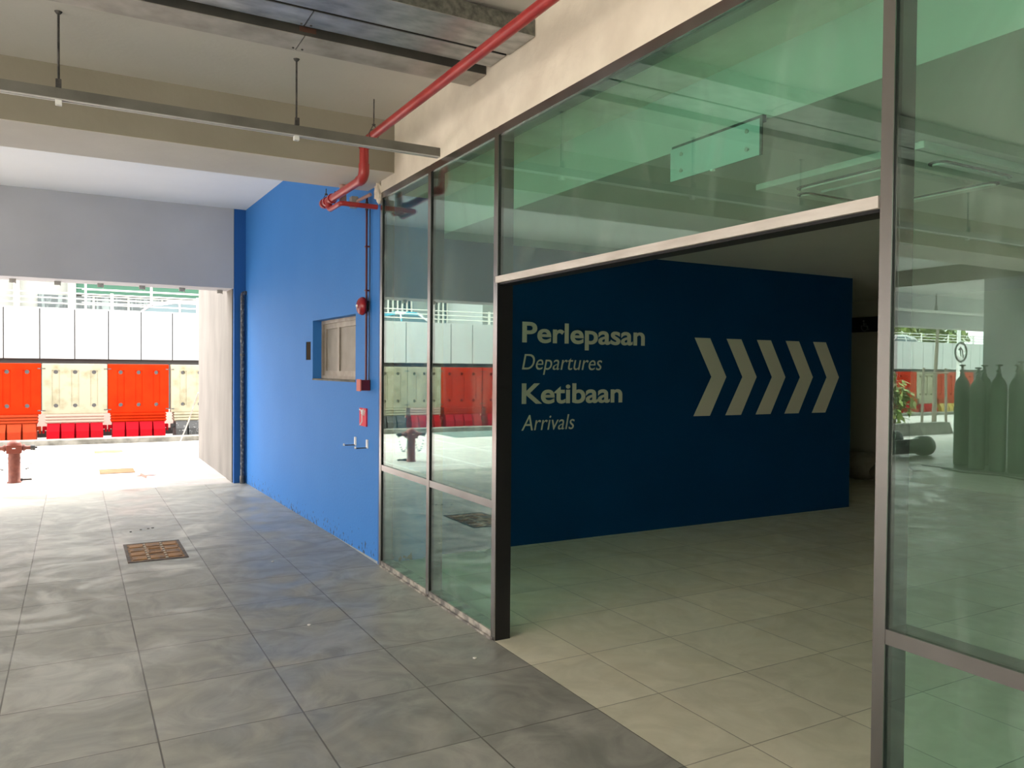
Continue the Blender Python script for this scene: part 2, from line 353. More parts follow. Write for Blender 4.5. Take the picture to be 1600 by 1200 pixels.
# blue wall with the little window (opening y 6.75-8.04, z 1.485-2.08)
bw = MB()
def bseg(y0, y1, z0, z1, d0=0.0, d1=0.45):
    bw.hexa([(BX(y0)+d0,y0,z0),(BX(y0)+d1,y0,z0),(BX(y1)+d1,y1,z0),(BX(y1)+d0,y1,z0)],
            [(BX(y0)+d0,y0,z1),(BX(y0)+d1,y0,z1),(BX(y1)+d1,y1,z1),(BX(y1)+d0,y1,z1)])
WY0, WY1, WZ0, WZ1 = 6.74, 8.05, 1.485, 2.08
SY0, SY1, SZ0, SZ1 = 8.12, 8.30, 1.68, 1.87
bseg(6.10, WY0, 0, 3.78); bseg(WY0, WY1, 0, WZ0); bseg(WY0, WY1, WZ1, 3.78)
bseg(WY1, SY0, 0, 3.78); bseg(SY0, SY1, 0, SZ0); bseg(SY0, SY1, SZ1, 3.78); bseg(SY1, 11.25, 0, 3.78)
struct('wall_right', bw, M_BLUE)

# interior shell
struct('ceiling_inside', MB().box(2.66, 16, -6, 12, 2.71, 3.2), M_INCEIL)
struct('wall_inside_back', MB().box(10.7, 10.9, -6, 12, 0, 2.71), M_INWALL)
struct('wall_inside_end', MB().box(2.2, 10.7, 9.6, 9.8, 0, 2.71), M_INWALL)
struct('wall_inside_near', MB().box(2.3, 10.7, -6.2, -6, 0, 3.0), M_INWALL)
struct('wall_sign', MB().box(2.60, 8.035, 6.15, 6.40, 0, 2.71), M_NAVY)
struct('wall_sign_upper', MB().box(2.26, 2.60, 6.15, 6.40, 0, 3.01), M_NAVY)

# ------------------------------------------------------------------ shopfront (windows 1-4)
G0, G1 = 2.166, 2.174     # pane faces
D0, D1 = GX, 2.259        # frame depth
POSTS = [(6.015, 6.06), (5.035, 5.083), (4.045, 4.095), (1.516, 1.557)]
def bay(n, ya, yb, zs, extra=None):
    """ya<yb clear opening, zs list of (z0,z1) panes"""
    t = bpy.data.objects.new('window_%d' % n, None); COL.objects.link(t); t.location = (GX, (ya+yb)/2, 0); t['_o'] = list(t.location); t['kind'] = 'structure'
    return t
# window_1 and window_2 : the two narrow bays
for n, ya, yb, post in ((1, 5.083, 6.015, POSTS[0]), (2, 4.095, 5.035, POSTS[1])):
    t = bay(n, ya, yb, None)
    boxb('mullion', M_FRAME, D0, D0+.004, post[0], post[1], 0, 3.01, parent=t)
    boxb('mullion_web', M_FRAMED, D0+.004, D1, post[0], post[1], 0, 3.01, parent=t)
    boxb('transom', M_FRAME, D0+.002, D1, ya, yb, 0.776, 0.822, parent=t)
    boxb('head_rail', M_FRAME, D0, D1, ya, yb, 2.962, 3.012, parent=t)
    MB().box(D0+.002, D1, ya, yb, 0, 0.045).box(D0-.012, D0+.002, ya-.02, yb, 0, 0.012).build('sill', M_SILL, t)
    boxb('pane', M_GLASS, G0, G1, ya, yb, 0.822, 2.962, parent=t)
    boxb('pane', M_GLASS, G0, G1, ya, yb, 0.045, 0.776, parent=t)
t = bay(3, 1.557, 4.045, None)
boxb('mullion', M_FRAME, D0, D0+.004, 4.045, 4.095, 0, 3.01, parent=t)
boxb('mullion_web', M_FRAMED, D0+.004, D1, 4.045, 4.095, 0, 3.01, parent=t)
boxb('head_rail', M_FRAME, D0, D1, 1.557, 4.045, 2.962, 3.012, parent=t)
boxb('lintel', M_LINTEL, D0-.006, D0+.012, 1.560, 4.060, 2.104, 2.142, parent=t)
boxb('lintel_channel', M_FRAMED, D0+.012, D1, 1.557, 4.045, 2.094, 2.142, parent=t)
boxb('pane', M_GLASS, G0, G1, 1.557, 4.045, 2.142, 2.962, parent=t)
t = bay(4, -2.0, 1.516, None)
boxb('mullion', M_FRAME, D0, D0+.004, 1.516, 1.557, 0, 3.01, parent=t)
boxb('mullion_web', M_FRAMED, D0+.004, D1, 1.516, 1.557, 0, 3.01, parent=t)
boxb('transom', M_FRAME, D0+.002, D1, -1.0, 1.516, 0.772, 0.818, parent=t)
boxb('head_rail', M_FRAME, D0, D1, -1.0, 1.516, 2.962, 3.012, parent=t)
boxb('sill', M_SILL, D0+.002, D1, -1.0, 1.516, 0, 0.045, parent=t)
boxb('mullion', M_FRAME, D0, D1, -1.05, -1.0, 0, 3.01, parent=t)
boxb('pane', M_GLASS, G0, G1, -1.0, 1.516, 0.818, 2.962, parent=t)
boxb('pane', M_GLASS, G0, G1, -1.0, 1.516, 0.045, 0.772, parent=t)
struct('wall_shopfront', MB().box(GX, 2.35, -6, -1.05, 0, 3.01), M_PLAST)
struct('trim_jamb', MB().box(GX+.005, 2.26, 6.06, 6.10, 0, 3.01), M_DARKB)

# ------------------------------------------------------------------ little window in the blue wall (window_5)
t = bpy.data.objects.new('window_5', None); COL.objects.link(t); t.location = (BX(7.4)+.1, 7.4, WZ0); t['_o'] = list(t.location); t['kind'] = 'structure'
dx = 0.11
def wq(y0, y1, z0, z1, d0, d1): 
    return MB().hexa([(BX(y0)+d0,y0,z0),(BX(y0)+d1,y0,z0),(BX(y1)+d1,y1,z0),(BX(y1)+d0,y1,z0)],
            [(BX(y0)+d0,y0,z1),(BX(y0)+d1,y0,z1),(BX(y1)+d1,y1,z1),(BX(y1)+d0,y1,z1)])
def frame_rect(y0, y1, z0, z1, w, d0, d1):
    m_ = MB()
    for q in ((y0, y1, z0, z0+w), (y0, y1, z1-w, z1), (y0, y0+w, z0+w, z1-w), (y1-w, y1, z0+w, z1-w)):
        h = wq(*q, d0, d1); m_.add(h.v, h.f)
    return m_
frame_rect(WY0, WY1, WZ0, WZ1, 0.035, dx-.02, dx+.05).build('window_frame', M_TANF, t)
for ya, yb, d in ((WY0+.035, 7.55, 0.0), (7.55, WY1-.035, 0.012)):
    sh = frame_rect(ya, yb, WZ0+.035, WZ1-.035, 0.05, dx-.01+d, dx+.03+d).build('sash', M_TANF, t)
    wq(ya+.05, yb-.05, WZ0+.085, WZ1-.085, dx+.005+d, dx+.015+d).build('pane', M_TAN, sh)
wq(WY0, WY1, WZ0-.012, WZ0+.004, -.004, dx).build('window_sill', M_KERB, t)

# ================================================================== SIGN LETTERING
def text_mesh(txt, size_x, x0, zb, cap, bold, shear):
    def curve_mesh(body):
        cu = bpy.data.curves.new('t', 'FONT'); cu.body = body; cu.offset = bold; cu.shear = shear; cu.extrude = 0.5; cu.resolution_u = 6
        ob = bpy.data.objects.new('t', cu); COL.objects.link(ob); bpy.context.view_layer.update()
        me = bpy.data.meshes.new_from_object(ob.evaluated_get(bpy.context.evaluated_depsgraph_get())); bpy.data.objects.remove(ob)
        return me
    me = curve_mesh(txt); m2 = curve_mesh(txt[0])
    xs = [v.co.x for v in me.vertices]; mn = min(xs)
    caph = max(v.co.y for v in m2.vertices); base = min(v.co.y for v in m2.vertices)
    sx = size_x/(max(xs)-mn); sz = cap/(caph-base)
    for v in me.vertices:
        v.co = Vector(((v.co.x-mn)*sx+x0, 6.1480-v.co.z*0.003, (v.co.y-base)*sz+zb))
    for p in me.polygons: p.use_smooth = False
    return me
sg = thing('direction_sign', 'off-white departures and arrivals lettering with five chevrons on the dark blue inside wall', 'sign', (5.6, 6.149, 1.0))
for nm, txt, wd, zb, cap, bold, sh in (('departures_heading', 'Perlepasan', 1.40, 1.845, 0.187, 0.022, 0),
                                  ('departures_subheading', 'Departures', 0.885, 1.600, 0.140, -0.004, 0.22),
                                  ('arrivals_heading', 'Ketibaan', 1.13, 1.287, 0.187, 0.022, 0),
                                  ('arrivals_subheading', 'Arrivals', 0.575, 1.045, 0.140, -0.004, 0.22)):
    me = text_mesh(txt, wd, 3.535, zb, cap, bold, sh); me.transform(Matrix.Translation(-Vector((5.6, 6.149, 1.0))))
    o = bpy.data.objects.new(nm, me); COL.objects.link(o); o.parent = sg; me.materials.append(M_LETTER)
for k in range(5):
    x = 5.587+k*0.4455
    MB().prism([(x,1.943),(x+.212,1.943),(x+.447,1.54),(x+.222,1.132),(x-.004,1.132),(x+.236,1.54)], 'y', 6.1465, 6.1495).build('chevron_arrow', M_LETTER, sg)

# corridor sign band with wheelchair symbol
t = thing('corridor_sign', 'black sign band with a wheelchair symbol on the beige corridor wall', 'sign', (10.69, 7.6, 2.2))
boxb('sign_board', M_BLACK, 10.66, 10.699, 7.45, 9.2, 2.225, 2.455, parent=t)
mb = MB(); cy, cz = 7.93, 2.315
mb.tube([(10.655, cy+.055*math.sin(a), cz-.02+.055*math.cos(a)) for a in [0.9+i*0.42 for i in range(11)]], 0.007, 6)
mb.tube([(10.655, cy+.015, cz+.055), (10.655, cy+.01, cz), (10.655, cy-.04, cz), (10.655, cy-.06, cz-.06), (10.655, cy-.085, cz-.05)], 0.009, 6)
mb.tube([(10.655, cy+.012, cz+.03), (10.655, cy-.03, cz+.03)], 0.007, 6)
mb.lathe([(0,-.004),(.014,-.004),(.014,.004),(0,.004)], (10.655, cy+.016, cz+.078), 'x', 12)
mb.build('wheelchair_symbol', mat('dim_symbol_grey', (0.30,0.31,0.30,1), None), t)

# ================================================================== PIPES AND SERVICES
PX, PZ, DY = 1.85, 3.25, 5.56
t = thing('sprinkler_pipe', 'long red sprinkler pipe running under the ceiling along the plaster beam, dropping below it', 'pipe', (PX, 3.0, PZ))
MB().tube([(PX,-0.5,PZ),(PX,DY-.06,PZ)]+arc((PX,DY-.06,PZ-.06),.06,PI/2,0,(0,1,0),(0,0,1),5)[1:]+[(PX,DY,PZ-.12)], 0.030, 18).build('overhead_run', M_RED, t)
MB().tube([(PX,DY,PZ-.05),(PX,DY,3.04)], 0.034, 18).build('drop_pipe', M_RED, t)
MB().tube([(PX,DY,3.09),(PX,DY,3.05)]+arc((PX,DY+.06,3.05),.06,PI,PI*1.5,(0,1,0),(0,0,1),6)[1:]+[(PX,DY+.10,2.99)], 0.039, 18).build('elbow', M_RED, t)
MB().tube([(PX,DY,3.23),(PX,DY,3.205)], 0.040, 18).build('coupling', M_RED, t)
MB().tube([(PX,DY+.09,2.99),(PX,6.62,2.99)], 0.031, 18).build('lower_run', M_RED, t)
for y in (6.36, 6.50): MB().tube([(PX,y,2.99),(PX,y+.035,2.99)], 0.040, 18).build('coupling', M_RED, t)
MB().lathe([(.041,0),(.041,.04),(.03,.055),(0,.06)], (PX,6.58,2.99), 'y', 18).build('end_cap', M_RED, t)
MB().tube([(PX-.002,6.46,2.99),(PX-.002,6.46,2.925)], 0.028, 14).tube([(PX,6.46,2.925),(PX,6.42,2.91),(PX,6.16,2.91)]+arc((PX+.03,6.16,2.91),.03,PI,PI*1.5,(1,0,0),(0,1,0),4)[1:]+[(2.153,6.13,2.91)], 0.020, 14).build('branch_pipe', M_RED, t)
MB().tube([(PX+.075,6.32,3.10),(PX+.075,6.32,2.97)], 0.028, 14).build('stub_pipe', mat('dusty_pink_coupling',(0.42,0.24,0.20,1),None), t)
def hanger(y, x, z, ztop, par):
    mb = MB().tube([(x,y,z+.06),(x,y,ztop)], 0.004, 6)
    pts = [(x-.036*math.sin(a)*1.0, y, z+.036*math.cos(a)*-1+0.0) for a in [i*2*PI/14 for i in range(15)]]
    mb.tube(pts, 0.003, 6, caps=False); mb.tube([(x,y,z+.075),(x-.033,y,z+.012)],0.003,6).tube([(x,y,z+.075),(x+.033,y,z+.012)],0.003,6)
    mb.lathe([(0,-.004),(.013,-.004),(.013,.004),(0,.004)],(x,y,z+.07),'z',8)
    mb.build('pipe_hanger', M_STEELD, par)
hanger(5.35, PX, PZ, 3.5, t); hanger(6.55, PX, 2.99, 3.105, t)
MB().tube([(PX+.09,6.60,3.105),(PX+.09,6.60,2.96)],0.005,6).build('hanger_rod', M_STEELD, t)

# red conduit with bell and junction box on the blue wall
t = thing('conduit', 'thin dark red conduit running down the blue wall behind the alarm bell', 'conduit', (2.15, 6.40, 1.5))
MB().tube([(2.155,6.40,3.05),(2.155,6.40,1.50)], 0.009, 10).build('tube', M_DRED, t)
MB().tube([(2.168,6.355,2.98),(2.168,6.35,2.4),(2.168,6.36,1.49)], 0.004, 6).build('cable', M_BLACK, t)
for z in (2.25, 2.62): MB().box(2.142, 2.18, 6.384, 6.416, z, z+.012).build('clip', M_DRED, t)
MB().tube([(2.155,6.40,3.0),(2.155,6.40,2.93)],0.014,8).build('conduit_coupling', M_STEELD, t)
t = thing('alarm_bell', 'round red fire alarm bell on the blue wall above the window corner', 'bell', (2.15, 6.42, 2.13))
MB().lathe([(0,-.085),(.016,-.086),(.02,-.078),(.05,-.078),(.068,-.065),(.078,-.045),(.078,-.03),(.070,-.028),(0,-.028)], (2.17,6.43,2.125), 'x', 28).build('gong', M_BELL, t)
MB().lathe([(.045,-.03),(.045,.01)], (2.17,6.43,2.125), 'x', 18).build('back_box', M_BLACK, t)
MB().lathe([(0,-.096),(.009,-.095),(.012,-.084)], (2.17,6.43,2.125), 'x', 10).build('centre_bolt', M_WHITE, t)
t = thing('junction_box', 'small dark red junction box at the foot of the conduit on the blue wall', 'junction box', (2.15, 6.40, 1.42))
MB().cbox(2.10,2.178,6.355,6.445,1.41,1.50,.006).build('box', M_DRED, t)
MB().cbox(2.088,2.10,6.35,6.45,1.405,1.505,.004).build('cover', mat('pink_box_cover',(0.60,0.16,0.13,1),None), t)
# fire notice
t = thing('fire_notice', 'small red and white fire extinguisher notice stuck on the blue wall', 'sign', (2.17, 6.52, 1.10))
boxb('notice_panel', mat('notice_red',(0.62,0.02,0.05,1),None), 2.168,2.182,6.43,6.61,1.10,1.255, parent=t)
mb = MB()
mb.tube([(2.1665,6.60,1.24),(2.1665,6.56,1.235),(2.1665,6.53,1.20),(2.1665,6.53,1.14),(2.1665,6.58,1.11)],0.006,6)
for i in range(5): mb.tube([(2.1665,6.50-.012*i,1.25-.004*i),(2.1665,6.56-.02*i,1.205-.004*i)],0.0028,5)
mb.lathe([(0,-.0012),(.020,-.0012),(.020,.0012),(0,.0012)],(2.167,6.535,1.222),'x',14)
mb.build('notice_symbol', M_WHITE, t)
# two hooks
for (y, z, lb) in ((6.72, 0.950, 'farther of two small white peg brackets below the fire notice'), (6.42, 0.950, 'nearer of two small white peg brackets, next to the glazing')):
    t = thing('wall_hook', lb, 'hook', (2.17, y, z))
    MB().cbox(BX(y)-.012,BX(y)+.002,y-.018,y+.018,z-.035,z+.04,.003).build('backplate', M_WHITE, t)
    MB().tube([(BX(y)-.006,y,z-.030),(BX(y)-.105,y+.005,z-.030)],0.0045,8).build('peg', M_STEELD, t)
    MB().lathe([(0,-.006),(.011,-.006),(.011,.006),(0,.006)],(BX(y)-.108,y,z-.025),'x',10).build('peg_tip', M_WHITE, t)
# recessed switch box in the wall slot
struct('trim_wall_slot', wq(SY0-.004, SY1+.004, SZ0-.004, SZ1+.004, 0.006, 0.05), mat('slot_brown',(0.05,0.04,0.03,1),None,rough=.9,spec=0))
# downpipe in the corner
t = thing('downpipe', 'weathered black and white downpipe in the corner by the blue column', 'pipe', (2.02, 11.19, 0))
MB().tube([(2.012,11.19,0.06),(2.008,11.19,2.58)]+arc((2.045,11.19,2.58),.037,PI,PI/2,(1,0,0),(0,0,1),5)[1:]+[(2.10,11.19,2.617)],0.026,14).build('pipe', mat('peeling_pipe_paint',(0.04,0.045,0.06,1),(0.30,0.30,0.29,1),45,0.6,contrast=(0.5,0.7),stretch=(1,1,0.5)), t)
MB().lathe([(.035,0),(.035,.10),(.028,.11)],(2.012,11.19,0),'z',14).build('shoe', M_STEELD, t)
for z in (0.9,1.75): MB().lathe([(.031,0),(.031,.03)],(2.010,11.19,z),'z',12).build('clip', M_STEELD, t)
# broken mortar and cut pipe at top corner of the glazing
t = thing('cut_pipe_end', 'short cut off pink pipe stub at the top corner of the glazing', 'pipe', (2.10, 6.12, 2.97))
MB().tube([(2.02,6.30,2.965),(2.10,6.14,3.01)],0.014,10).build('stub', mat('faded_pink_pipe',(0.55,0.32,0.28,1),None), t)
MB().cbox(1.985,2.04,6.27,6.34,2.92,3.01,.006).build('socket', M_GALVD, t)
mb = MB(); rnd = random.Random(3)
bm = bmesh.new(); bmesh.ops.create_icosphere(bm, subdivisions=3, radius=1)
for v in bm.verts:
    k = 1+rnd.uniform(-.22,.22); v.co = Vector((2.165+v.co.x*.05*k, 6.09+v.co.y*.05*k, 3.02+v.co.z*.085*k))
mb.add([v.co[:] for v in bm.verts], [tuple(v.index for v in f.verts) for f in bm.faces]); bm.free()
struct('trim_mortar', mb, M_PLAST)

# suspended strut channel
t = thing('strut_channel', 'long grey steel channel hung on rods across the near ceiling, ending at the shopfront', 'channel', (-2, 4.9, 3.03))
mb = MB().box(-10.9, 2.155, 4.88, 4.884, 3.030, 3.088).box(-10.9,2.155,4.92,4.924,3.030,3.088).box(-10.9,2.155,4.884,4.92,3.084,3.088)
mb.build('channel', M_STRUT, t)
MB().box(-10.9, 2.155, 4.8785, 4.894, 3.026, 3.031).box(-10.9,2.155,4.912,4.9255,3.026,3.031).build('channel_lip', M_WSTRIP, t)
for i in range(9):
    x = 1.197-1.27*i
    rd = MB().tube([(x,4.902,3.499),(x,4.902,3.0)], 0.006, 8).build('threaded_rod', M_STEELD, t)
    MB().cbox(x-.016,x+.016,4.886,4.918,3.000,3.027,.003).build('washer_plate', M_WHITE, rd)
    MB().cbox(x-.014,x+.014,4.876,4.89,3.09,3.135,.003).lathe([(.012,0),(.012,.012)],(x,4.902,3.092),'z',6).build('beam_clamp', M_STEELD, rd)
    MB().lathe([(.012,0),(.02,.012)],(x,4.902,3.488),'z',10).build('anchor', M_STEELD, rd)

# three cable trunkings ending in the plaster beam
for (y0, y1, z0, z1, lb, joints) in ((4.205, 4.415, 3.357, 3.435, 'galvanised cable trunking under the ceiling, the one farthest from the camera', (1.07,)),
                             (3.955, 4.14, 3.385, 3.45, 'middle one of three galvanised cable trunkings under the ceiling', (1.05,-1.3)),
                             (3.635, 3.905, 3.377, 3.470, 'mottled galvanised cable trunking nearest the camera, widest of the three', (0.2,))):
    TXE = -10.9 if y0 > 3.8 else -3.2
    t = thing('cable_trunking', lb, 'cable trunking', (-2, (y0+y1)/2, z0), 'cable trunkings side by side under the ceiling')
    MB().box(TXE,2.152,y0,y1,z0+.004,z1).build('trough', M_TROUGH if y0 < 3.7 else M_TROUGHD, t)  # two farther troughs use the tone with side shade painted in
    prev = TXE
    for j in sorted(joints)+[2.152]:
        MB().box(prev, j-.004, y0-.003, y1+.003, z0, z0+.004).build('cover', M_GALV if (y0<4.1) else M_GALVD, t); prev = j+.004
    for j in joints:
        MB().cbox(j-.03,j+.06,y0-.007,y0-.001,z0+.022,z0+.048,.002).build('joint_clip', mat('rusty_clip',(0.10,0.045,0.03,1),None), t)
        for dxx in (-.02,.03): MB().lathe([(0,-.006),(.006,-.005),(.006,0)],(j+dxx,(y0+y1)/2+.07,z0),'z',8).build('screw', M_STEELD, t)

# metal tabs hanging below the fascia
for i, x in enumerate((-0.672,-0.188,0.297,0.791,1.283,1.773)):
    nm = ('leftmost','second from the left','third from the left','fourth from the left','fifth from the left','rightmost, in front of the pier')[i]
    tag(MB().box(x-.036,x+.036,11.56,11.566,2.625,2.675).box(x-.036,x-.03,11.566,11.61,2.632,2.675).box(x+.03,x+.036,11.566,11.61,2.618,2.675).build('hanging_bracket', M_GALVD, origin=(x,11.57,2.675)),
        'small grey bracket under the far beam, '+nm, 'bracket', 'brackets under the far beam')

# ================================================================== FLOOR THINGS
def manhole(loc, sx, sy, label, mt, detail=True):
    x, y = loc
    t = thing('manhole_cover', label, 'manhole cover', (x, y, 0))
    mb = MB()
    for q in ((x-sx-.025,x+sx+.025,y-sy-.03,y-sy),(x-sx-.025,x+sx+.025,y+sy,y+sy+.03),(x-sx-.025,x-sx,y-sy,y+sy),(x+sx,x+sx+.025,y-sy,y+sy)):
        mb.box(*q, -.02, 0.006)
    mb.build('frame', mat('dark_rusty_frame',(0.05,0.035,0.028,1),(0.14,0.09,0.06,1),20,0.7) if detail else mt, t)
    MB().box(x-sx,x+sx,y-sy,y+sy,-.02,0.004).build('lid', mt, t)
    if detail:
        mb = MB()
        for j in range(4):
            for i in range(3):
                if j in (1,2) and i == 1: continue
                cx = x-sx*.66+i*sx*.66; yy = y-sy*.72+j*sy*.48
                mb.cbox(cx-sx*.26,cx+sx*.26,yy-sy*.17,yy+sy*.17,0.003,0.010,.003)
        mb.box(x-.06,x+.06,y-.10,y-.085,.003,.011).box(x-.06,x+.06,y+.085,y+.10,.003,.011).box(x-.06,x-.048,y-.085,y+.085,.003,.011).box(x+.048,x+.06,y-.085,y+.085,.003,.011)
        mb.build('raised_pattern', mat('orange_rust',(0.36,0.17,0.055,1),(0.15,0.085,0.045,1),7,0.7,contrast=(0.42,0.62)), t)
        mb = MB()
        for s_ in (-1,1):
            for k in range(8): mb.cbox(x+s_*sx*.33-.010,x+s_*sx*.33+.010,y-sy*.9+k*sy*.25-.015,y-sy*.9+k*sy*.25+.015,.003,.010,.003)
        mb.build('raised_studs', mat('pale_worn_iron',(0.45,0.38,0.28,1),None,rough=.5,metal=.3), t)
    return t
manhole((0.605,7.40), 0.205, 0.34, 'rusty patterned manhole cover set in the grey walkway tiles', M_RUST)
manhole((0.56,13.3), 0.21, 0.24, 'plain orange rusty cover plate in the forecourt, nearer the walkway', M_RUSTL, False)
manhole((0.55,16.4), 0.21, 0.17, 'plain orange rusty cover plate in the forecourt, close to the kerb', M_RUSTL, False)
t = thing('floor_grating', 'grey steel drain grating in the forecourt, seen reflected in the glazing', 'grating', (-4.3,17.2,0))
MB().box(-5.6,-3.4,16.5,18.0,-.02,.004).build('frame', mat('grating_grey',(0.14,0.18,0.17,1),None,rough=.6), t)
mb = MB()
for i in range(18): mb.box(-5.55,-3.45,16.55+i*.08,16.58+i*.08,.004,.012)
mb.build('bars', mat('grating_bar',(0.24,0.30,0.28,1),None,rough=.6), t)
tag(MB().prism([(0.78,12.56),(0.83,12.62),(0.86,12.9),(0.90,12.63),(1.05,12.60),(0.92,12.55),(0.89,12.28),(0.85,12.54)], 'z', 0.0, 0.004).build('paint_mark', mat('faded_red_paint',(0.40,0.12,0.08,1),None), origin=(0.88,12.6,0)), 'faded red cross painted on the forecourt paving', 'paint mark')
tag(MB().tube([(1.68,16.0,0.005),(1.80,15.2,0.62),(1.90,14.75,1.14)],0.012,8).build('leaning_rod', M_GALVD, origin=(1.68,16.0,0)), 'thin bent metal rod leaning against the corner of the pier', 'rod')
rnd = random.Random(11)
def bit(name, x, y, sz, mt, lb, cat):
    bm = bmesh.new(); bmesh.ops.create_icosphere(bm, subdivisions=1, radius=1)
    for v in bm.verts:
        k = rnd.uniform(.6,1.1); v.co = Vector((x+v.co.x*sz*k*1.3, y+v.co.y*sz*k, max(0.0, sz*.35+v.co.z*sz*k*.5)))
    m_ = MB().add([v.co[:] for v in bm.verts], [tuple(v.index for v in f.verts) for f in bm.faces]); bm.free()
    return tag(m_.build(name, mt, origin=(x,y,0)), lb, cat)
M_CHIP = mat('white_chip', (0.7,0.68,0.62,1), None)
for (x, y, lb) in ((0.47,8.35,'leftmost'),(0.56,8.42,'second from the left'),(0.63,8.44,'second from the right'),(0.67,8.46,'rightmost')):
    bit('pebble', x, y, 0.012, M_BLACK, 'dark crumb behind the rusty manhole cover, %s of its row' % lb, 'pebble')['group'] = 'dark crumbs behind the manhole cover'
bit('pebble', -0.44, 5.32, 0.022, M_BLACK, 'dark crumb at the far left edge of the tiled floor', 'pebble')
for (x, y, lb) in ((1.27,4.83,'white chip lying on a bluish tile left of the glazing'),(1.42,6.55,'pale smear-like chip near the blue wall foot'),(1.93,3.85,'white chip on the tile just before the door threshold')):
    bit('plaster_chip', x, y, 0.012, M_CHIP, lb, 'chip')

# hydrant
def hydrant(x, y):
    t = thing('fire_hydrant', 'short faded red pillar hydrant with chained side outlets on the forecourt', 'hydrant', (x, y, 0))
    MB().lathe([(.085,0),(.085,.012),(.072,.02),(.072,.40)],(x,y,0),'z',24).build('barrel', M_HYD, t)
    mb = MB().cbox(x-.088,x+.088,y-.088,y+.088,.40,.515,.012)
    mb.lathe([(.086,.51),(.08,.54),(.05,.565),(.02,.575),(0,.576)],(x,y,0),'z',20)
    mb.build('head', mat('orange_red_hydrant_paint',(0.24,0.045,0.02,1),(0.20,0.035,0.016,1),9,0.55), t)
    MB().box(x-.02,x+.02,y-.092,y-.088,.465,.478).build('spindle_mark', M_WHITE, t)
    for s_ in (-1,1):
        pts = [(x+s_*.08,y,.47),(x+s_*.13,y,.47),(x+s_*.14,y,.47),(x+s_*.19,y,.47)]
        oz = MB().tube(pts,[.038,.038,.028,.028],16).tube([(x+s_*.105,y,.47),(x+s_*.12,y,.47)],.050,16).build('outlet', M_HYD, t)
        MB().tube([(x+s_*.19,y,.47),(x+s_*.245,y,.47)],.037,12).tube([(x+s_*.245,y,.47),(x+s_*.27,y,.47)],.014,8).build('outlet_cap', M_STEELD, oz)
        mb = MB(); n = 13
        for i in range(n):
            u = i/(n-1); px = x+s_*(.235-.165*u); pz = .43-.20*math.sin(PI*min(1,u*1.02))**.8-.10*u
            pts = []
            for k in range(9):
                a = 2*PI*k/8; du, dv = .017*math.cos(a), .010*math.sin(a)
                ang = math.atan2(-1+2.2*u, -1)
                pts.append((px+s_*(-du*math.cos(ang)*-1)*1, y-.02+(dv if i%2 else 0), pz+du*math.sin(ang)*-1+(0 if i%2 else dv)))
            mb.tube(pts, .003, 5, caps=False)
        mb.build('chain', mat('dark_chain', (0.03,0.02,0.015,1), None, rough=.7), t)
    tag(MB().tube([(x+.09,y+.12,.02),(x+.20,y+.12,.02)],.014,8).tube([(x+.04,y+.12,.02),(x+.09,y+.12,.02)],.022,8).build('pipe_offcut', M_STEELD, origin=(x+.12,y+.12,0)), 'short dark pipe offcut lying behind the hydrant foot', 'pipe')
    return t
hydrant(-0.72, 12.6)

# ================================================================== ROAD BARRIERS
def bool_diff(obj, cut):
    md = obj.modifiers.new('b', 'BOOLEAN'); md.operation = 'DIFFERENCE'; md.solver = 'EXACT'; md.object = cut
    bpy.context.view_layer.update()
    dg = bpy.context.evaluated_depsgraph_get()
    me = bpy.data.meshes.new_from_object(obj.evaluated_get(dg)); obj.modifiers.clear()
    mats = [x for x in obj.data.materials]; obj.data = me
    return me
BWD = 1.23
def make_board():
    o = MB().cbox(-BWD/2,BWD/2,-.09,.09,.56,1.64,.02).build('board', None)
    c = MB()
    for x in (-.36,0,.36):
        c.box(x-.075,x+.075,-.2,-.072,.72,1.50); c.box(x-.075,x+.075,.072,.2,.72,1.50)
    co = c.build('cut', None); bool_diff(o, co); bpy.data.objects.remove(co)
    c = MB()
    for x in (-.36,0,.36):
        for z in (.74,1.46): c.lathe([(.044,-.3),(.044,.3)],(x,0,z),'y',14)
    co = c.build('cut', None); bool_diff(o, co); bpy.data.objects.remove(co)
    me = o.data; bpy.data.objects.remove(o)
    for p in me.polygons: p.use_smooth = False
    return me
def make_band():
    mb = MB().box(-.545,.545,-.15,.15,.36,.56)
    for k in range(3): mb.cbox(-.56,.56,-.175+.0*k,.175,.385+k*.062,.425+k*.062,.012)
    return mb.mesh('band')
def make_base():
    mb = MB(); xs = [-.53,-.275,0.0,.275,.53]
    for i in range(4):
        a, b_ = xs[i]+(.018 if i else 0), xs[i+1]-(.018 if i < 3 else 0); tp = .012
        mb.hexa([(a-.0,-.27,0),(b_+.0,-.27,0),(b_,.27,0),(a,.27,0)], [(a,-.25,.20),(b_,-.25,.20),(b_,.25,.20),(a,.25,.20)])
        mb.hexa([(a,-.25,.20),(b_,-.25,.20),(b_,.25,.20),(a,.25,.20)], [(a+tp-.02*(i>0),-.155,.37),(b_-tp+.02*(i<3),-.155,.37),(b_,.155,.37),(a,.155,.37)])
    mb.box(-.52,.52,-.13,.13,0,.36)
    return mb.mesh('base')
def make_hook(s_):
    return MB().cbox(s_*.53-(.0 if s_>0 else .08),s_*.53+(.08 if s_>0 else 0),-.06,.06,.22,.30,.015).cbox(s_*.59-.02,s_*.59+.02,-.05,.05,.15,.25,.01).mesh('hook')
def make_tab(s_, z):
    return MB().box(s_*.58-.03,s_*.58+.03,-.098,-.088,z-.008,z+.012).mesh('latch')
PARTS = dict(board=make_board(), base=make_base(), band=make_band(), hr=make_hook(1), hl=make_hook(-1), **{'t%d' % i: make_tab(*q) for i, q in enumerate(((-1,.64),(-1,1.53),(1,.64),(1,1.53)))})
CACHE = {}
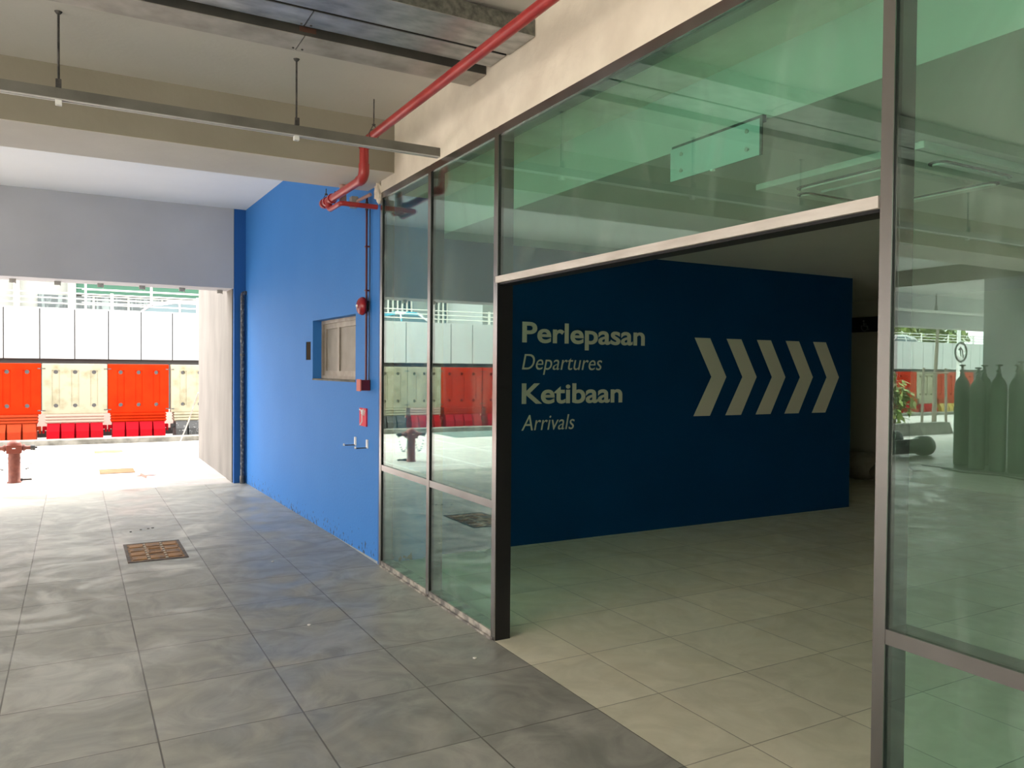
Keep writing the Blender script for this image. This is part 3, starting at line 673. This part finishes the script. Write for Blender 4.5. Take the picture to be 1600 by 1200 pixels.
def barrier(x, y, rot, top, bot, bandm, label, group=None, sc=1.0):
    t = thing('road_barrier', label, 'barrier', (x, y, 0.0), group); t.rotation_euler.z = rot; t.scale.x = sc
    for nm, key, mt in (('upper_board','board',top),('base','base',bot),('ribbed_band','band',bandm),('connector','hr',bot),('connector','hl',bot),('latch','t0',M_STEELD),('latch','t1',M_STEELD),('latch','t2',M_STEELD),('latch','t3',M_STEELD)):
        k = (key, mt.name)
        if k not in CACHE:
            me = PARTS[key].copy(); me.materials.clear(); me.materials.append(mt); CACHE[k] = me
        o = bpy.data.objects.new(nm, CACHE[k]); COL.objects.link(o); o.parent = t
    return t
BY = 19.40
GR = 'barriers in a row along the kerb'
M_BORNG = mat('orange_base_plastic', (0.32, 0.04, 0.012, 1), (0.28, 0.03, 0.010, 1), 3, 0.7, spec=0.05)
M_BPINK = mat('pink_cream_band', (0.36, 0.24, 0.19, 1), None, rough=0.6)
row = [(-1.235, M_BRED, M_BORNG, M_BORNG, 'orange-red road barrier with orange base, cut by the left edge of the view', 0),
       (0.01, M_BCREAM, M_BCRIM, M_BPINK, 'cream road barrier on a crimson base, between two red barriers', 0),
       (1.25, M_BRED, M_BCRIM, M_BRED, 'orange-red road barrier on a crimson base, beside the cream one near the pier', 0),
       (2.52, M_BCREAM, M_BBLACK, M_BCREAM, 'cream road barrier on a black base, partly hidden by the rendered pier', 0.04),
       (-2.68, M_BCREAM, M_BBLACK, M_BCREAM, 'cream road barrier on black base, reflected at the left edge of the glazing', 0),
       (-3.78, M_BCREAM, M_BCRIM, M_BPINK, 'cream road barrier on crimson base, reflected in the glazing behind the hydrant', 0),
       (-4.88, M_BRED, M_BCRIM, M_BRED, 'orange-red road barrier reflected in the second glazing bay', 0),
       (-6.14, M_BRED, M_BCRIM, M_BRED, 'orange-red road barrier reflected at the right edge of the second glazing bay', 0)]
for x, a, b_, c, lb, r in row: barrier(x, BY, r, a, b_, c, lb, GR, 0.78 if x == -3.78 else 1.0)
far = [(-7.4, M_BCREAM, M_BCRIM),(-8.65,M_BRED,M_BCRIM),(-9.9,M_BCREAM,M_BBLACK)]
for x, a, b_ in far: barrier(x, BY, 0, a, b_, a, ('cream' if a is M_BCREAM else 'orange-red')+' road barrier standing left of the reflected stretch'+(' on a black base' if b_ is M_BBLACK else ''), GR)
GR2 = 'barriers reflected in the right hand pane'
for x, a, b_, lb in ((-22.9, M_BCREAM, M_BCRIM, 'cream road barrier at the left edge of the right pane reflection'),
                 (-24.2, M_BRED, M_BCRIM, 'orange-red road barrier reflected behind the shrub'),
                 (-25.45, M_BCREAM, M_BCRIM, 'cream road barrier reflected behind the staked tree trunk'),
                 (-26.75, M_BRED, M_BYEL, 'orange-red road barrier on a yellow base, reflected beside the gas cylinders'),
                 (-28.05, M_BRED, M_BYEL, 'orange-red road barrier on a yellow base, reflected behind the gas cylinders')):
    barrier(x, BY, 0, a, b_, a, lb, GR2)
# low pink wall of the second lane behind the barriers
struct('trim_lane_divider', MB().box(-34, 5, 20.6, 20.9, -.02, 0.55), mat('pinkish_divider', (0.70,0.52,0.46,1), None))
struct('trim_lane_divider_foot', MB().box(-34, 5, 20.5, 20.6, -.02, 0.12), M_BLACK)

# ================================================================== ELEVATED RAMP WITH PARAPET AND RAILING
struct('ramp_deck', MB().box(-44, 8, 22.62, 31.5, 2.55, 2.86), M_KERB)
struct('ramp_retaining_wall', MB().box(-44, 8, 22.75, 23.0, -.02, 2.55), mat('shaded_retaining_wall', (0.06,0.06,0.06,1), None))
t = thing('ramp_parapet', 'white panelled parapet of the elevated ramp beyond the barriers', 'parapet', (-10, 22.55, 1.77))
x = 7.6-0.0; PW = 0.7525; k = 0
x0 = -0.748+PW*10
while x0 > -43:
    if (x0 > -10) or (x0 < -24):
        MB().box(x0-PW+.013, x0-.013, 22.5, 22.56, 1.77, 3.005).build('cladding_panel', M_PANEL, t)
    x0 -= PW
MB().box(-43,7,22.56,22.62,1.78,3.0).build('backing', M_JOINT, t)
MB().box(-43,7,22.5,22.66,3.005,3.03).build('capping', M_PANEL, t)
t = thing('ramp_railing', 'pale horizontal bar railing on top of the white ramp parapet', 'railing', (-10, 22.58, 3.03))
for z in (3.15,3.28,3.41): MB().tube([(-43,22.58,z),(7,22.58,z)],.016,8).build('rail', M_RAIL, t)
x0 = 0.837+2.06*3
while x0 > -42:
    if x0 > -9 or x0 < -24: MB().box(x0-.035,x0+.035,22.56,22.60,3.031,3.45).build('post', M_RAIL, t)
    x0 -= 2.06
t = thing('upper_railing', 'taller white railing on the far side of the ramp, before the green building', 'railing', (3, 27.6, 2.86))
for z in (3.55,3.75,3.95,4.17): MB().tube([(0.2,27.6,z),(9,27.6,z)],.014,8).build('rail', M_RAIL, t)
for x0 in (0.3,2.15,4.0,5.85,7.7): MB().box(x0-.03,x0+.03,27.58,27.62,2.86,4.19).build('post', M_RAIL, t)

# cars on the ramp
def car(x, y, z, body, label, s=1, blue=False):
    t = thing('car', label, 'car', (x, y, z))
    L = 2.1
    prof = [(-L,.35),(-L,.75),(-L+.15,.88),(-1.35,.95),(-.75,1.38),(-.2,1.46),(.5,1.44),(1.15,1.02),(1.9,.88),(L,.70),(L,.35)]
    lower = [(-L,.35),(-L,.75),(-L+.15,.90),(-1.35,.96),(1.15,1.0),(1.9,.88),(L,.70),(L,.35)]
    MB().prism([(x+p*s, z+q) for p, q in lower], 'y', y-.86, y+.86).build('body', body, t, bevel=.05)
    w_ = [(-1.32,.95),(-.75,1.36),(-.2,1.43),(.5,1.41),(1.12,1.0)]
    mb = MB(); 
    b0 = [(x+p*s, y-.80, z+q) for p, q in w_]; n = len(b0)
    vs = [(x+p*s, y-(.82 if q < 1.1 else .66), z+q) for p, q in w_]+[(x+p*s, y+(.82 if q < 1.1 else .66), z+q) for p, q in w_]
    mb.add(vs, [tuple(range(n)), tuple(range(n,2*n))]+[(i,(i+1)%n,n+(i+1)%n,n+i) for i in range(n)])
    mb.build('cabin_glass', mat('car_glass',(0.06,0.10,0.11,1),None,rough=.1), t)
    rf = [(-.95,1.34),(-.2,1.50),(.5,1.48),(.75,1.36),(.5,1.38),(-.2,1.39),(-.90,1.26)]
    MB().prism([(x+p*s, z+q) for p, q in rf], 'y', y-.68, y+.68).build('roof', body, t)
    mb = MB()
    for a, b_ in (((-1.32,.95),(-.78,1.37)),((-.1,.97),(-.1,1.42)),((1.12,1.0),(.52,1.42))):
        for sd in (-1,1): mb.tube([(x+a[0]*s,y+sd*.81,z+a[1]),(x+b_[0]*s,y+sd*.67,z+b_[1])],.03,6)
    mb.build('pillar', body, t)
    for wx in (-1.3,1.3):
        for sd in (-1,1): MB().lathe([(.0,-.1),(.31,-.1),(.31,.1),(0,.1)],(x+wx*s,y+sd*.78,z+.31),'y',20).build('wheel', M_BLACK, t)
    for sd in (-1,1): MB().cbox(x-L*s-.03,x-L*s+.03,y+sd*.65-.15,y+sd*.65+.15,z+.66,z+.80,.02).build('tail_light', mat('tail_red',(0.6,0.01,0.05,1),None,rough=.3), t)
    return t
M_CARP = mat('pale_pink_car_paint',(0.50,0.42,0.43,1),None,rough=.25)
M_CARW = mat('white_car_paint',(0.75,0.77,0.78,1),None,rough=.25)
M_CARB = mat('white_blue_car_paint',(0.75,0.78,0.80,1),(0.08,0.45,0.62,1),1.6,0.25,contrast=(.52,.54),detail=0)
car(2.75, 25.2, 2.02, M_CARP, 'pale pinkish car on the ramp behind the railing, only its roof showing')
car(-5.2, 25.2, 2.0, M_CARB, 'white and light blue car reflected beside the alarm bell', -1)
car(-31.6, 25.2, 2.0, M_CARW, 'white car reflected at the left of the right hand pane')

# ================================================================== BUILDINGS BEYOND
t = thing('terminal_building', 'pale building beyond the ramp with a green cladding band and dark windows', 'building', (0, 34, 0))
MB().box(-14, 12, 34.2, 36, 0, 14).build('wall', M_BWALL, t)
MB().box(-0.22, 0.05, 33.8, 34.2, 0, 5.6).build('column', M_BWALL, t)
MB().box(-1.95,-1.75,33.9,34.2,0,14).build('drain_pipe', M_GALVD, t)
MB().box(0.05, 9, 33.9, 34.2, 4.30, 5.0).build('green_band', M_GREENP, t)
for z in (4.52,4.72): MB().box(0.05,9,33.88,33.9,z,z+.015).build('band_joint', M_RAIL, t)
MB().box(-1.2,-0.22,34.1,34.2,3.2,4.25).build('window', M_DGLASS, t)
MB().box(0.05,9,34.1,34.2,2.6,4.25).build('shop_window', M_DGLASS, t)
for i in range(7): MB().box(.6+i*1.2,.68+i*1.2,34.02,34.1,2.6,4.3).build('window_bar', M_BWALL, t)
for x0 in (-8.3,-11.5): MB().box(x0-1.1,x0+1.1,34.1,34.2,3.0,5.2).build('window', M_DGLASS, t)
for x0 in (-8.3,-11.5):
    for i in range(10): MB().box(x0-1.05+i*.23,x0-.98+i*.23,34.04,34.1,3.0,5.2).build('fin', M_RAIL, t)
tag(MB().lathe([(.75,0),(.75,9)],(-10.4,30.6,2.86),'z',32).build('round_column', M_PANEL, origin=(-10.4,30.6,2.86)), 'thick round white column reflected in the second glazing bay', 'column')
# small lamps on the shop front behind the pink car
for (x0,z0) in ((0.75,4.12),(0.62,4.02),(0.85,3.98),(6.6,4.1)):
    pass

# ================================================================== THINGS SEEN ONLY IN REFLECTION (left bay)
def cylinder(x, y, label, rot=0, s=1.0, lean=0):
    t = thing('gas_cylinder', label, 'gas cylinder', (x, y, 0), 'gas cylinders standing together')
    MB().lathe([(.10,0),(.118,.015),(.12,.05),(.12,1.22),(.112,1.28),(.085,1.345),(.05,1.385),(.04,1.40),(.04,1.44)],(x,y,0),'z',24).build('shell', M_CYL, t)
    MB().lathe([(.026,1.43),(.026,1.50),(.018,1.51),(.018,1.55),(.05,1.555),(.05,1.575),(0,1.58)],(x,y,0),'z',12).tube([(x,y,1.48),(x+.07,y,1.48)],.014,8).build('valve', M_STEELD, t)
    t.scale.z = s
    return t
cpos = [(-9.06,8.03,'leftmost gas cylinder of the reflected group, standing in front'),
        (-8.72,7.56,'second gas cylinder from the left in the front row'),
        (-8.74,7.24,'third gas cylinder in the front row, close to its neighbour'),
        (-8.80,6.98,'fourth gas cylinder in the front row'),
        (-8.86,6.70,'fifth gas cylinder in the front row, near the right edge'),
        (-9.42,7.86,'gas cylinder behind the leftmost pair'),
        (-9.50,7.30,'tall gas cylinder in the back row, its valve highest'),
        (-9.45,7.00,'gas cylinder in the back row behind the third'),
        (-9.40,6.60,'gas cylinder in the back row at the right end'),
        (-9.02,6.42,'rightmost front gas cylinder of the reflected group')]
for i, (x, y, lb) in enumerate(cpos): cylinder(x, y, lb, s=1.14 if i == 6 else (1.07 if i in (1,4) else 1.10))
tag(MB().cbox(-9.35,-8.45,6.3,8.35,0.0,.012,.003).build('steel_plate', M_STEELD, origin=(-9,7.3,0)), 'thin dark steel plate on the floor beside the gas cylinders', 'plate')
for o in [o for o in bpy.data.objects if o.name.startswith('gas_cylinder')]: o.location.z = 0.012
tag(MB().tube([(-8.3,7.9,.012),(-8.1,7.4,.012),(-8.25,6.9,.012),(-8.0,6.3,.012),(-8.2,5.9,.012)],.010,8).build('hose', M_BLACK, origin=(-8.2,7,0)), 'thin black hose lying on the floor before the gas cylinders', 'hose')
def lying(x0, x1, y, z, r, label):
    t = thing('lying_roll', label, 'roll', ((x0+x1)/2, y, 0), 'dark rolls lying on the floor')
    MB().lathe([(.0,0),(r*.9,0),(r,.02),(r,.22),(r*.72,.30),(r*.72,abs(x1-x0)-.02),(r*.6,abs(x1-x0))],(x0,y,z),'x',24).build('roll', M_CYL, t)
lying(-10.15,-8.2,9.35,.19,.19,'dark roll lying in front, its round end facing right in the reflection')
lying(-9.95,-8.0,9.85,.30,.15,'smaller dark roll lying behind the front one in the reflection')
# staked young tree
t = thing('young_tree', 'thin bare young tree trunk tied between two stakes, reflected in the right pane', 'tree', (-18.6,14.6,0))
MB().tube([(-18.6,14.6,0),(-18.62,14.6,1.5),(-18.75,14.62,3.2)],[.07,.055,.04],10).build('trunk', M_TRUNK, t)
for sx in (-.55,.55): MB().tube([(-18.6+sx*1.1,14.6,0),(-18.6+sx,14.6,1.75)],.04,8).build('stake', M_TRUNK, t)
MB().tube([(-19.2,14.55,1.6),(-18.0,14.55,1.6)],.025,6).build('cross_tie', M_TRUNK, t)
rnd = random.Random(5)
def leaves(mb, c, rad, n, sz):
    for i in range(n):
        d = Vector((rnd.gauss(0,1),rnd.gauss(0,1),rnd.gauss(0,1))).normalized()*rnd.random()**.4
        p = Vector(c)+Vector((d.x*rad[0],d.y*rad[1],d.z*rad[2]))
        a = Vector((rnd.uniform(-1,1),rnd.uniform(-1,1),rnd.uniform(-.8,.2))).normalized(); b_ = a.cross(Vector((0,0,1))).normalized()
        l, wd = sz*rnd.uniform(.7,1.3), sz*.16
        mb.add([p, p+a*l*.5+b_*wd, p+a*l, p+a*l*.5-b_*wd],[(0,1,2,3)])
t = thing('shrub', 'bushy green bamboo-like shrub in front of the barriers, reflected in the right pane', 'shrub', (-15.6,13.9,0))
mb = MB(); leaves(mb, (-15.6,13.9,.85), (.62,.5,.62), 420, .32); mb.build('leaves', M_LEAF, t)
mb = MB()
for i in range(9):
    a = 2*PI*i/9; mb.tube([(-15.6,13.9,0),(-15.6+.25*math.cos(a),13.9+.2*math.sin(a),.7),(-15.6+.5*math.cos(a),13.9+.4*math.sin(a),1.2)],.012,5)
mb.build('stems', M_TRUNK, t)
for x0, lb in ((-15.4,'pale concrete kerb block, the right one of the reflected pair'),(-14.1,'concrete kerb block at the left, darker face, in the reflection')):
    tag(MB().hexa([(x0-.6,12.4,0),(x0+.6,12.4,0),(x0+.6,12.8,0),(x0-.6,12.8,0)],[(x0-.52,12.46,.30),(x0+.52,12.46,.30),(x0+.52,12.74,.30),(x0-.52,12.74,.30)]).build('kerb_block', M_KERB, origin=(x0,12.6,0)), lb, 'kerb block')
t = thing('road_sign', 'white pole with a round black-ringed road sign reflected in the right pane', 'road sign', (-25.9,18.3,0))
MB().tube([(-25.9,18.3,0),(-25.9,18.3,3.6)],.07,12).build('pole', M_WHITE, t)
MB().lathe([(0,0),(.38,0),(.38,.02),(0,.02)],(-25.85,18.18,2.42),'y',32).build('sign_disc', M_WHITE, t)
MB().tube([(-25.85+.37*math.cos(a),18.17,2.42+.37*math.sin(a)) for a in [i*2*PI/32 for i in range(33)]],.035,8,caps=False).build('ring', M_BLACK, t)
mb = MB().tube([(-26.0,18.165,2.2),(-25.95,18.165,2.5),(-25.8,18.165,2.62),(-25.7,18.165,2.5)],.02,6).tube([(-25.85,18.165,2.25),(-25.8,18.165,2.55)],.02,6); mb.build('sign_symbol', M_STEELD, t)
# strut with rod in the left bay, below its beam
t = thing('support_channel', 'pale channel hung on a rod before the far beam of the left bay', 'channel', (-14,11.0,3.0))
MB().box(-17.9,-11.4,10.95,11.0,2.97,3.03).build('channel', M_WHITE, t)
MB().tube([(-12.9,10.97,3.42),(-12.9,10.97,2.95)],.012,8).build('threaded_rod', M_STEELD, t)
MB().tube([(-12.9+.05*math.cos(a),10.97,3.08+.07*math.sin(a)) for a in [i*2*PI/12 for i in range(13)]],.008,6,caps=False).build('hanger_loop', M_STEELD, t)
# trees beyond the ramp
for i, (x0, y0, h, r, lb) in enumerate(((-33,33,6.4,2.4,'leafy green tree beyond the ramp, left of the reflected trunk'),(-40,33,6.8,2.6,'leafy green tree beyond the ramp, right of the reflected trunk'),(-47,33,6.2,2.4,'leafy green tree beyond the ramp behind the road sign'))):
    t = thing('tree', lb, 'tree', (x0,y0,0), 'trees beyond the ramp')
    MB().tube([(x0,y0,0),(x0+.1,y0,h*.6)],[.2,.12],8).build('trunk', M_TRUNK, t)
    mb = MB(); leaves(mb, (x0,y0,h*.75), (r*1.3,r*.8,r), 1500, .8); mb.build('crown', M_LEAF, t)

# ================================================================== INTERIOR THINGS
t = thing('exit_sign', 'flat rectangular exit sign plate hanging inside, below the green-tinted ceiling edge', 'exit sign', (2.62,2.77,2.71))
MB().cbox(2.610,2.618,2.47,3.065,2.545,2.705,.002).build('plate', M_ACRYL, t)
MB().box(2.618,2.64,2.47,3.065,2.690,2.72).box(2.600,2.605,2.455,2.47,2.54,2.71).build('housing', M_STEELD, t)
for y in (2.55,2.98):
    for z in (2.585,2.665): MB().lathe([(.011,-.006),(.008,0)],(2.609,y,z),'x',12).build('stand_off', M_GALVD, t)
mb = MB()
MB().box(2.603,2.62,2.76,2.775,2.536,2.545).build('indicator', M_WHITE, t)
AX0, AX1, AY0, AY1 = 3.53, 4.62, 2.32, 3.38
t = thing('air_conditioner', 'square ceiling cassette air conditioner seen through the green glass', 'air conditioner', ((AX0+AX1)/2,(AY0+AY1)/2,2.71))
MB().cbox(AX0,AX1,AY0,AY1,2.672,2.7095,.012).build('fascia_panel', M_AC, t)
MB().cbox(3.86,4.40,2.60,3.18,2.660,2.674,.004).build('grille', M_ACG, t)
def vane(x0,x1,y0,y1):
    lx = (x1-x0) > (y1-y0); c = ((x0+x1)/2,(y0+y1)/2)
    r = (y1-y0)/2 if lx else (x1-x0)/2; L = ((x1-x0) if lx else (y1-y0))/2-r
    pts = []
    for k in range(9):
        a = -PI/2+PI*k/8; pts.append((L+r*math.cos(a), r*math.sin(a)))
    for k in range(9):
        a = PI/2+PI*k/8; pts.append((-L+r*math.cos(a), r*math.sin(a)))
    P2 = [((c[0]+p, c[1]+q) if lx else (c[0]+q, c[1]+p)) for p, q in pts]
    v = MB().prism(P2,'z',2.664,2.673).build('air_slot', M_STEELD, t)
    P3 = [((c[0]+p*.94, c[1]+q*.72) if lx else (c[0]+q*.72, c[1]+p*.94)) for p, q in pts]
    MB().prism(P3,'z',2.655,2.665).build('louvre', M_AC, v)
vane(3.66,3.78,2.52,3.22); vane(4.47,4.56,2.52,3.22); vane(3.80,4.46,2.40,2.50); vane(3.80,4.46,3.24,3.33)

def sack(x, y, s, lb):
    bm = bmesh.new(); bmesh.ops.create_icosphere(bm, subdivisions=3, radius=1)
    for v in bm.verts:
        k = 1+.10*math.sin(v.co.x*7+x)+.08*math.sin(v.co.y*9+v.co.z*5); z = v.co.z
        v.co = Vector((x+v.co.x*.24*s*k, y+v.co.y*.30*s*k, max(0, .18*s+z*.20*s*k)))
    m_ = MB().add([v.co[:] for v in bm.verts], [tuple(v.index for v in f.verts) for f in bm.faces], True); bm.free()
    tag(m_.build('sack', M_SACK, origin=(x,y,0)), lb, 'sack')
sack(10.35,7.70,1.1,'bulging brown sack slumped against the beige corridor wall')
sack(10.1,7.05,.9,'smaller brown sack in front of the bulging one by the corridor wall')
bit('rubble_lump', 9.5, 7.45, .05, M_SACK, 'small dark lump of rubble on the corridor floor before the sacks', 'rubble')
tag(MB().cbox(10.3,10.55,8.0,8.35,0,.03,.008).build('mat_offcut', M_SACK, origin=(10.4,8.1,0)), 'flat brown offcut on the floor at the foot of the corridor wall', 'offcut')

for o in bpy.data.objects:
    if '_o' in o: del o['_o']
